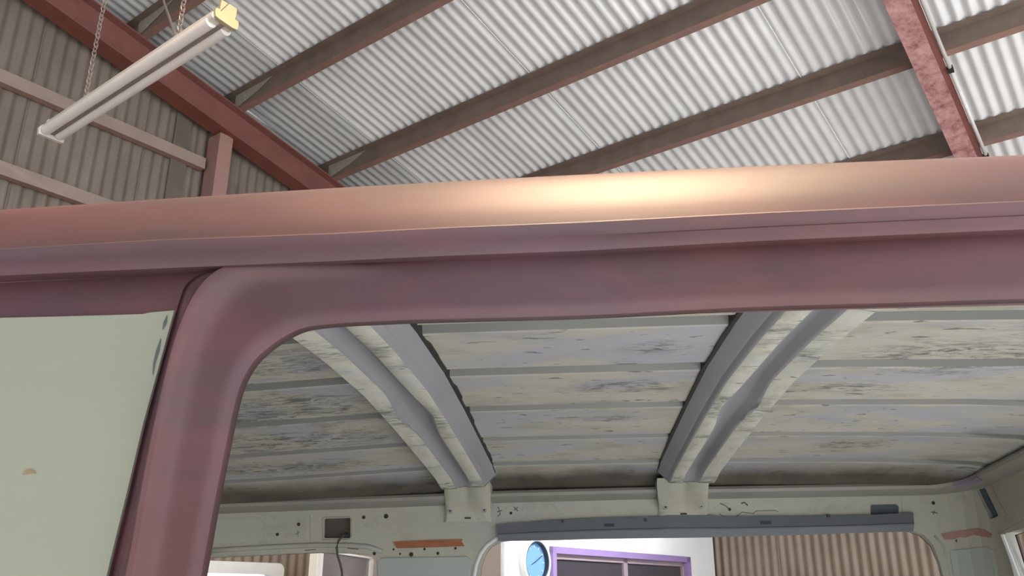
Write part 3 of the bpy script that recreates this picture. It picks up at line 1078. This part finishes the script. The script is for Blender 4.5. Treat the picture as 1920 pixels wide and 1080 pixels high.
# ---------------- inside walls: path along the far side, round the corner, then the end
YF, XE, RA = 2.42, 1.02, 0.13
S_A = XE - RA
ARC = RA * PI / 2
def path(s):
    """point and inward normal of the inner wall path"""
    if s <= S_A:
        return Vector((s, YF, 0)), Vector((0, -1, 0))
    if s <= S_A + ARC:
        a = (s - S_A) / RA
        c = Vector((XE - RA, YF - RA, 0))
        return c + Vector((math.sin(a), math.cos(a), 0)) * RA, Vector((-math.sin(a), -math.cos(a), 0))
    y = YF - RA - (s - S_A - ARC)
    return Vector((XE, y, 0)), Vector((-1, 0, 0))
def far_map(u, d, v):
    p, nn = path(u)
    return p + nn * d + Vector((0, 0, v))
def px_sz(x, y, d=0.0):
    r = ray(x, y)
    az = math.atan2(r.x, r.y)
    lo, hi = -2.5, 2.75
    for _ in range(50):
        m = (lo + hi) / 2
        p, nn = path(m); p = p + nn * d
        if math.atan2(p.x, p.y) < az: lo = m
        else: hi = m
    p, nn = path(lo); p = p + nn * d
    k = math.hypot(p.x, p.y) / math.hypot(r.x, r.y)
    return (lo, r.z * k)
def far_px(x, y, d=0.0):
    s, z = px_sz(x, y, d)
    return far_map(s, d, z)
ARC_CUTS = [S_A + ARC * i / 6 for i in range(7)]
RAILZ = [(-1.3, 0.220), (-1.058, 0.236), (-0.387, 0.254), (-0.27, 0.259), (0.193, 0.266), (0.34, 0.265), (0.72, 0.268), (0.93, 0.270), (1.10, 0.280), (1.40, 0.300), (1.8, 0.312), (2.7, 0.305)]
top_edge = [(s, lerp(RAILZ, s)) for s in [-1.3, -1.06, -0.8, -0.6, -0.39, -0.2, 0, 0.2, 0.4, 0.6, 0.8, 0.9, 1.0, 1.1, 1.25, 1.4, 1.6, 1.8, 2.2, 2.7]]
outl = top_edge + [(2.7, -1.15), (-1.3, -1.15)]
holeA = [px_sz(*q) for q in [(395, 1045), (450, 1042), (520, 1039), (590, 1036), (660, 1037), (695, 1040), (715, 1047), (727, 1058), (733, 1075)]]
holeA = [(-1.2, holeA[0][1] - 0.006), ] + holeA + [(holeA[-1][0] + 0.004, -0.25), (holeA[-1][0] - 0.03, -0.30), (-1.2, -0.30)]
holeB = [px_sz(*q) for q in [(899, 1078), (901, 1060), (908, 1040), (920, 1024), (938, 1015), (960, 1012), (1330, 1004), (1680, 992), (1708, 994), (1733, 1003), (1750, 1022), (1762, 1055), (1768, 1078)]]
holeB = [(holeB[0][0] + 0.02, -0.30), (holeB[0][0] - 0.003, -0.25)] + holeB + [(holeB[-1][0] + 0.003, -0.25), (holeB[-1][0] - 0.02, -0.30)]
cA, cB = px_sz(1879, 1003), px_sz(1919, 990)
sC = cA[0]
holeC = [(sC + 0.24, -1.08), px_sz(1892, 1045), cA, cB, (2.3, 0.16), (2.4, 0.10), (2.4, -1.05), (2.36, -1.08)]
holeR1 = [px_sz(*q) for q in [(607, 974), (609, 972), (655, 971), (657, 973), (657, 1007), (655, 1009), (609, 1009), (607, 1007)]]
holeR2 = [px_sz(*q) for q in [(1632, 949), (1634, 946), (1680, 945), (1685, 949), (1685, 962), (1682, 965), (1634, 965), (1632, 963)]]
holeR3 = [px_sz(*q) for q in [(1830, 918), (1846, 913), (1872, 967), (1856, 974)]]
FT = 0.03
bm = plate2d(outl, [holeA, holeB, holeC, holeR1, holeR2, holeR3], far_map, 0.0, -FT, ARC_CUTS)
obj('inner_wall', bm, 'body_in', van, origin=(0, 0, 0), label='cream inner side with rounded window openings and drilled holes')
# outer skin
outl = [(s, z + 0.012) for s, z in top_edge] + [(2.7, -1.15), (-1.3, -1.15)]
bm = plate2d(outl, [holeA, holeB, holeC], far_map, -FT - 0.003, -FT - 0.008, ARC_CUTS)
obj('outer_wall', bm, 'primer', van, origin=(0, 0, 0))

def fpoly(pxs, d0, d1, cuts=()):
    return plate2d([px_sz(*q, d=0.0) for q in pxs], [], far_map, d0, d1, cuts)

# bead around the middle window
bm = bmesh.new()
bp = [(886, 1120), (889, 1080), (893, 1058), (901, 1038), (913, 1022), (930, 1010), (950, 1005)]
tube(bm, [far_px(*q) + Vector((0, 0.002, 0)) for q in bp], 0.0062, 8)
obj('window_bead', bm, 'bead', van, smooth='all')
bm = bmesh.new()
bp = [(1752, 1004), (1768, 1022), (1778, 1050), (1786, 1090)]
tube(bm, [far_px(*q) + Vector((0, 0.002, 0)) for q in bp], 0.004, 8)
obj('window_bead', bm, 'body_in', van, smooth='all')
# ledge below the left header
bm = bmesh.new()
lp = [(385, 1033), (450, 1029), (520, 1025), (590, 1022), (650, 1022), (690, 1025), (716, 1034)]
tube(bm, [far_px(*q) for q in lp], 0.007, 8)
obj('window_bead', bm, 'body_in', van, smooth='all')
# pressed panels
bm = fpoly([(398, 980), (408, 974), (486, 973), (493, 980), (493, 1012), (486, 1017), (404, 1019), (398, 1012)], 0.0, 0.0012)
obj('pressing', bm, plain('pressed_shadow_panel', '#a2a69a', 0.5, 0, 0.04), van, bevel=0.0005)
bm = fpoly([(708, 1052), (716, 1046), (876, 1043), (884, 1050), (880, 1120), (880, 1200), (712, 1200)], 0.0, 0.004)
obj('pillar_panel', bm, 'pale_panel', van, bevel=0.002)
bm = fpoly([(1780, 1032), (1850, 1024), (1862, 1030), (1876, 1120), (1796, 1130)], 0.0, 0.003, ARC_CUTS)
obj('pillar_panel', bm, 'pale_panel', van, bevel=0.002)
# backs of the recesses
for pts_, m_ in (([(603, 968), (661, 968), (661, 1013), (603, 1013)], 'recess_dark'), ([(1628, 941), (1690, 941), (1690, 969), (1628, 969)], 'blue_dark'), ([(1824, 914), (1848, 906), (1880, 970), (1852, 980)], 'blue_dark')):
    bm = fpoly(pts_, -0.012, -0.014, ARC_CUTS)
    obj('recess', bm, m_, van, origin=(0, 0, 0))
# rim of the cable recess, and the cable
bm = bmesh.new()
rp = [(605, 1010), (604, 973), (608, 970), (655, 969), (659, 973), (659, 1006), (655, 1011), (605, 1012)]
tube(bm, [far_px(*q) for q in rp], 0.0012, 6)
obj('recess_rim', bm, 'rail', van)
bm = bmesh.new()
cpn = [(648, 1000), (645, 1006), (638, 1016), (636, 1028), (637, 1042), (640, 1056), (642, 1072)]
cpts = [far_px(*q) for q in cpn]
cpts = [p + Vector((0, -0.004 - 0.02 * math.sin(i / 6 * PI), 0)) for i, p in enumerate(cpts)]
cpts[0] += Vector((0, 0.012, 0))
cpts += [cpts[-1] + Vector((0.003, 0, -0.05)), cpts[-1] + Vector((0.0, 0.0, -0.12))]
tube(bm, cpts, 0.0032, 8)
tag(obj('cable', bm, 'cable', None, smooth='all', origin=cpts[-1]), 'thin dark cable hanging out of the square recess in the far wall', 'cable')
# holes (small dark plugs)
def fdisc(x, y, r, mat='hole', name='hole', d=0.0, par=van):
    s, z = px_sz(x, y)
    p, nn = path(s)
    c = p + nn * d + Vector((0, 0, z))
    bm = bmesh.new()
    disc(bm, c - nn * 0.002, nn, r, 0.0027, 12)
    return obj(name, bm, mat, par, origin=c)
PXM = 0.00148    # metres per pixel on the far wall
for x, y, r in ((431, 989, 2.6), (451, 992, 4.2), (471, 985, 2.6), (520, 1002, 3.2), (560, 983, 3.4), (682, 970, 3.4), (724, 968, 4.4), (738, 1030, 2), (796, 1029.5, 2.4), (854, 1028, 2.4), (750, 1038.5, 2), (771, 1039.5, 4), (821, 1037.5, 2.8),
                (958, 962, 2.8), (1368, 955, 2.8), (1750, 943, 3.2), (1794, 1014, 2.2), (1824, 1010, 2.2), (551, 1046, 0.1), (702, 1038, 3)):
    if r > 1:
        fdisc(x, y, r * PXM)
# ink marks
def fstroke(pxs, w, mat, name='marker_mark', d=0.001):
    bm = bmesh.new()
    tube(bm, [far_px(*q) for q in pxs], w, 5)
    return obj(name, bm, mat, van)
fstroke([(934, 950), (938, 964), (933, 968)], 0.0013, 'mark')
fstroke([(932, 960), (941, 957)], 0.0011, 'mark')
fstroke([(963, 950), (971, 958)], 0.0011, 'mark')
fstroke([(971, 951), (964, 957)], 0.0011, 'mark')
fstroke([(1350, 944), (1358, 947), (1367, 954)], 0.0012, 'mark')
fstroke([(1390, 944), (1396, 942), (1402, 948)], 0.0020, 'mark')
fstroke([(1349, 963), (1355, 968), (1378, 970), (1392, 960), (1412, 963), (1418, 958), (1454, 957), (1459, 960)], 0.0009, 'mark')
fstroke([(554, 1002), (562, 998)], 0.0014, 'mark_green')
fstroke([(558, 995), (559, 1006)], 0.0012, 'mark_green')
fstroke([(1746, 960), (1758, 962)], 0.0013, 'mark')
fstroke([(1752, 957), (1750, 965)], 0.0011, 'mark')
fstroke([(652, 1028), (662, 1029), (672, 1030)], 0.0016, 'rust', 'rust_streak')
fstroke([(572, 1032), (585, 1031), (592, 1030)], 0.0013, 'rust', 'rust_streak')
# panel seams
for q in ([(581, 965), (582, 1020)], [(1690, 934), (1692, 962)], [(1855, 895), (1862, 915), (1871, 938), (1889, 966)], [(706, 1045), (708, 1080)], [(1872, 1001), (1896, 988), (1920, 976)]):
    fstroke(q, 0.0008, 'rail', 'seam')
# orange foam remains / tape
bm = fpoly([(738, 1016), (800, 1013), (867, 1011), (866, 1016), (871, 1024), (820, 1026), (744, 1028), (741, 1022)], 0.0, 0.003)
obj('foam_strip', bm, 'orange', van, label='orange foam strip left on the far wall')
bm = fpoly([(1764, 1001), (1800, 996), (1834, 991), (1848, 994), (1860, 1002), (1858, 1008), (1842, 1006), (1826, 1003), (1810, 1008), (1798, 1007), (1790, 1011), (1771, 1012)], 0.0, 0.003, ARC_CUTS)
obj('foam_strip', bm, 'pink_tape', van, label='faded pink foam strip near the far corner')

# grey plastic strip above the middle window
def fmapd(u, d, v): return far_map(u, d, v)
bm = bmesh.new()
topl = [(932, 984), (1050, 975), (1110, 972), (1236, 969), (1250, 966), (1330, 966), (1345, 969), (1500, 968), (1628, 966), (1700, 962), (1710, 962)]
botl = [(935, 1015), (1050, 1013), (1110, 1011), (1236, 1009), (1250, 1009), (1330, 1008), (1345, 1007), (1500, 1003), (1628, 999), (1700, 997), (1710, 997)]
rows = []
for a, b in zip(topl, botl):
    A = px_sz(*a); B = px_sz(*b)
    r = []
    for f, d in ((0, 0.004), (0, 0.010), (0.55, 0.016), (0.60, 0.019), (0.66, 0.016), (1, 0.010), (1, 0.003)):
        u = A[0] + (B[0] - A[0]) * f; v = A[1] + (B[1] - A[1]) * f
        r.append(far_map(u, d, v))
    rows.append(r)
grid(bm, rows, None, close=True)
k = len(rows[0])
vv = bm.verts[:] ; bm.verts.ensure_lookup_table()
bm.faces.new([bm.verts[i] for i in range(k)]); bm.faces.new([bm.verts[i] for i in range(len(bm.verts) - k, len(bm.verts))])
strip = obj('grey_strip', bm, 'strip', van, origin=(0, 0, 0), label='slate grey plastic trim strip over the far window')
for x, y, w, h in ((1142, 985.5, 9, 2.6), (1434, 981, 9.5, 2.8), (1210, 976, 2.5, 2.5), (1055, 978, 2.5, 2.5), (1551, 968, 2.8, 2.6)):
    s_, z_ = px_sz(x, y)
    bm = bmesh.new()
    p, nn = path(s_)
    box(bm, p + nn * 0.0125 + Vector((0, 0, z_)), Vector((w * PXM, 0, 0)), Vector((0, 0.003, 0)), Vector((0, 0, h * PXM)))
    obj('slot', bm, 'slot', strip)

# rail that runs under the roof edge
bm = bmesh.new()
rows = []
for s_ in [-1.3 + 0.1 * i for i in range(22)] + [0.85 + 0.03 * i for i in range(12)] + [1.22, 1.3, 1.4, 1.6, 1.8, 2.1, 2.4, 2.65]:
    z0 = lerp(RAILZ, s_)
    row = []
    for d, dz in ((-0.02, 0.024), (0.030, 0.021), (0.040, 0.018), (0.044, 0.011), (0.041, 0.003), (0.030, -0.003), (0.012, -0.007), (0.0, -0.010), (-0.02, -0.010)):
        row.append(far_map(s_, d, z0 + dz))
    rows.append(row)
grid(bm, rows, None, close=True)
obj('roof_rail', bm, 'rail', van, smooth=True, origin=(0, 0, 0))
# closing strip between rail and roof, dark gap
bm = bmesh.new()
rows = []
for s_ in [-1.3 + 0.1 * i for i in range(22)] + [0.85 + 0.03 * i for i in range(12)] + [1.22, 1.3, 1.4, 1.6, 1.8, 2.1, 2.4, 2.65]:
    z0 = lerp(RAILZ, s_)
    rows.append([far_map(s_, -0.012, z0 + 0.010), far_map(s_, -0.012, z0 + 0.075)])
grid(bm, rows)
o = obj('roof_seam', bm, 'hole', van, origin=(0, 0, 0))
sl = o.modifiers.new('solid', 'SOLIDIFY'); sl.thickness = 0.002
# mauve overspray patch on the rail
bm = bmesh.new()
rows = []
for i in range(9):
    s_ = 1.0 + 0.13 * i / 8
    z0 = lerp(RAILZ, s_)
    rows.append([far_map(s_, 0.0315, z0 + 0.0215), far_map(s_, 0.0455, z0 + 0.011), far_map(s_, 0.0425, z0 + 0.002), far_map(s_, 0.031, z0 - 0.004)])
grid(bm, rows)
o = obj('overspray_patch', bm, 'mauve_tape', van, origin=(0, 0, 0))
sl = o.modifiers.new('solid', 'SOLIDIFY'); sl.thickness = 0.0008

# end window: white trim strips and tinted glass
def on_end(s_, z_, d): return far_map(s_, d, z_)
for (x0, y0, x1, y1, w) in ((1881, 1003, 1911, 1082, 0.0045), (1890, 1000, 1926, 1085, 0.0030)):
    A, B = px_sz(x0, y0), px_sz(x1, y1)
    C = (B[0] + (B[0] - A[0]) * 1.2, B[1] + (B[1] - A[1]) * 1.2)
    bm = bmesh.new()
    tube(bm, [on_end(*A, 0.002), on_end(*B, 0.002), on_end(*C, 0.002)], w, 8)
    obj('window_trim', bm, 'white_rubber', van)
gA = px_sz(1893, 999)
bm = plate2d([gA, (gA[0] + 0.42, 0.16), (gA[0] + 0.45, -0.31), (gA[0] + 0.10, -0.31), (gA[0] + 0.04, 0.03)], [], far_map, -0.034, -0.038)
obj('tinted_pane', bm, 'tint_glass', van, origin=(0, 0, 0))

# ---------------- roof bows
def bow(xf, mirror, lab):
    """xf(y) gives the centre line; mirror flips the wide outer wall"""
    b = empty('roof_bow', Vector((xf(1.5), 1.5, 0.3)) , lab)
    b.parent = van
    b.location = Vector((xf(1.5), 1.5, 0.3)) - van.location
    ysamp = [0.74 + 0.04 * i for i in range(39)] + [2.275, 2.288, 2.298]
    rows = []
    for y in ysamp:
        bul = math.exp(-((y - 1.62) / 0.10) ** 2)
        ch = 0.016 + 0.012 * bul
        drop = 0.030
        dent = 0.006 * math.exp(-((y - 1.70) / 0.03) ** 2)
        A = -0.074; B = 0.048
        sh = 0.005 * math.sin(y * 61) * bul
        cd = 0.012 if y < 2.2 else 0.012 + (drop - 0.012) * min(1, (y - 2.2) / 0.12)
        prof_ = [(A + 0.000, -0.004), (A + 0.001, drop - 0.004), (A + 0.005, drop), (-0.009 - ch - 0.006, drop), (-0.009 - ch - 0.001 + sh, drop - 0.003 + dent), (-0.009 - ch * 0.62, cd + 0.002), (-0.009 - ch * 0.4, cd), (-0.009 + ch * 0.4, cd), (-0.009 + ch * 0.62, cd + 0.002), (-0.009 + ch + 0.001 - sh, drop - 0.003), (-0.009 + ch + 0.006, drop), (B - 0.004, drop), (B, drop - 0.003), (B + 0.004, drop - 0.009), (B + 0.008, drop - 0.010), (B + 0.021, 0.006), (B + 0.026, 0.004), (B + 0.029, 0.0)]
        r = []
        for x, dr in prof_:
            X = xf(y) + (x if not mirror else -x)
            zz = hin(X, y)
            r.append((X, y, zz - dr))
        rows.append(r)
    bm = bmesh.new()
    matcol = [1, 1, 0, 1, 1, 1, 1, 1, 1, 1, 0, 1, 1, 1, 1, 1, 1]
    grid(bm, rows, lambda j: matcol[j])
    o = obj('bow_section', bm, ['bow', 'grey'], b, smooth=True)
    sl = o.modifiers.new('solid', 'SOLIDIFY'); sl.thickness = 0.0012; sl.offset = 0
    return b
def xb1(y): return -0.318 + (y - 1.15) * 0.006
def xb2(y): return 0.300 - (y - 1.15) * 0.030
bow1 = bow(xb1, False, 'left roof bow, hat section with scraped cream strips')
bow2 = bow(xb2, True, 'right roof bow, hat section with grey channel')

# foot plates
def foot(b, pts_, screws, slot_px, mirror=False):
    # curved plate from the bow's end down on to the header
    bm = bmesh.new()
    rows = []
    ds = (0.130, 0.098, 0.056, 0.026, 0.010, 0.010)
    lst = [pts_[0], pts_[1], pts_[2], pts_[3], pts_[4], pts_[5]] if len(pts_) > 5 else pts_
    chd = (0.020, 0.016, 0.009, 0.003, 0.0, 0.0)
    for (xl, xr, yy), dd_, ch in zip(lst, ds, chd):
        A = px_sz(xl, yy, d=dd_); B = px_sz(xr, yy, d=dd_)
        r = [far_map(A[0], 0.0, A[1])]
        for f, rec_ in ((0, -0.006), (0.05, 0), (0.12, 0), (0.34, 0), (0.42, -ch), (0.52, -ch), (0.60, 0), (0.84, 0), (0.93, -ch * 0.3), (1.0, -0.006)):
            if mirror: f = 1 - f
            r.append((f, far_map(A[0] + (B[0] - A[0]) * f, dd_ + rec_, A[1] + (B[1] - A[1]) * f)))
        body_ = sorted(r[1:], key=lambda q: q[0])
        rows.append([r[0]] + [q[1] for q in body_] + [far_map(B[0], 0.0, B[1])])
    grid(bm, rows, None, close=True)
    bm.verts.ensure_lookup_table()
    k = len(rows[0])
    bm.faces.new([bm.verts[i] for i in range(k)]); bm.faces.new([bm.verts[i] for i in range(len(bm.verts) - k, len(bm.verts))])
    f_ = obj('foot_plate', bm, 'body_in', b, smooth=True)
    for x, y in screws:
        s_, z_ = px_sz(x, y, d=0.02)
        p, nn = path(s_)
        bm = bmesh.new()
        c = p + nn * 0.012 + Vector((0, 0, z_))
        disc(bm, c, nn, 0.0068, 0.009, 14)
        disc(bm, c, nn, 0.0026, 0.0096, 10, 1)
        # a fourth level is not used: screws belong to the bow
        obj('screw', bm, ['grey', 'hole'], b, origin=c)
    s_, z_ = px_sz(*slot_px, d=0.012)
    p, nn = path(s_)
    bm = bmesh.new()
    box(bm, p + nn * 0.010 + Vector((0, 0, z_)), Vector((0.0085, 0, 0)), Vector((0, 0.0025, 0)), Vector((0, 0, 0.0018)))
    obj('slot', bm, 'hole', b)
foot(bow1, [(827, 914, 895), (831, 919, 908), (833, 919, 930), (835, 919, 950), (834, 920, 966), (832, 922, 979)], [(844, 958), (908, 956)], (877, 971.5))
foot(bow2, [(1233, 1332, 896), (1232, 1329, 910), (1234, 1328, 930), (1236, 1327, 945), (1236, 1328, 958), (1234, 1330, 967)], [(1248, 951), (1315, 949)], (1282, 963.5), True)

# black ragged sealer beside the left bow, painted soft shadow beside the right bow
def sealant_shade(x0, w, y0, y1, rag, name='sealant_shade_strip', side=1):
    bm = bmesh.new()
    rows = []
    k = 60
    w_ = w
    for i in range(k + 1):
        y = y0 + (y1 - y0) * i / k
        if i % 4 == 0:
            w_ = w * (1 + rag * random.uniform(-0.6, 0.6))
        t = min(1, (y1 - y) / 0.3)
        X = x0(y)
        ww = w_ * (0.35 + 0.65 * t)
        zz = min(hin(X, y), hin(X + side * ww, y))
        rows.append([(X, y, zz + 0.012), (X, y, zz - 0.0035), (X + side * ww, y, zz - 0.0035), (X + side * ww, y, zz + 0.012)])
    grid(bm, rows, None, close=True)
    return obj(name, bm, 'black', van, origin=(0, 0, 0), label='black line beside a roof bow, ragged sealer left, painted shade right')
sealant_shade(lambda y: xb1(y) + 0.074, 0.010, 0.9, 2.27, 0.7)
sealant_shade(lambda y: xb2(y) - 0.074, 0.008, 0.9, 2.27, 0.15, side=-1)

# ---------------- rest of the shell: floor pan, wheels
bm = bmesh.new()
box(bm, (-0.14, 1.5, -1.12), Vector((1.15, 0, 0)), Vector((0, 0.93, 0)), Vector((0, 0, 0.03)))
obj('floor_pan', bm, 'pale_panel', van, origin=(0, 0, 0))
for x in (-0.85, 0.62):
    for y in (0.72, 2.28):
        bm = bmesh.new()
        pr = [(0.16, -0.08), (0.28, -0.085), (0.30, -0.06), (0.305, 0), (0.30, 0.06), (0.28, 0.085), (0.16, 0.08)]
        rows = [[Vector((x + r * math.cos(a), y + d, -1.295 + r * math.sin(a))) for r, d in pr] for a in [2 * PI * i / 28 for i in range(29)]]
        grid(bm, rows, None, close=True)
        bmesh.ops.remove_doubles(bm, verts=bm.verts[:], dist=1e-5)
        w = obj('wheel', bm, 'tyre', van, smooth=True)
        bm = bmesh.new()
        tube(bm, [(x, y - 0.05, -1.295), (x, y + 0.05, -1.295)], 0.165, 24)
        obj('rim', bm, 'rim', w)
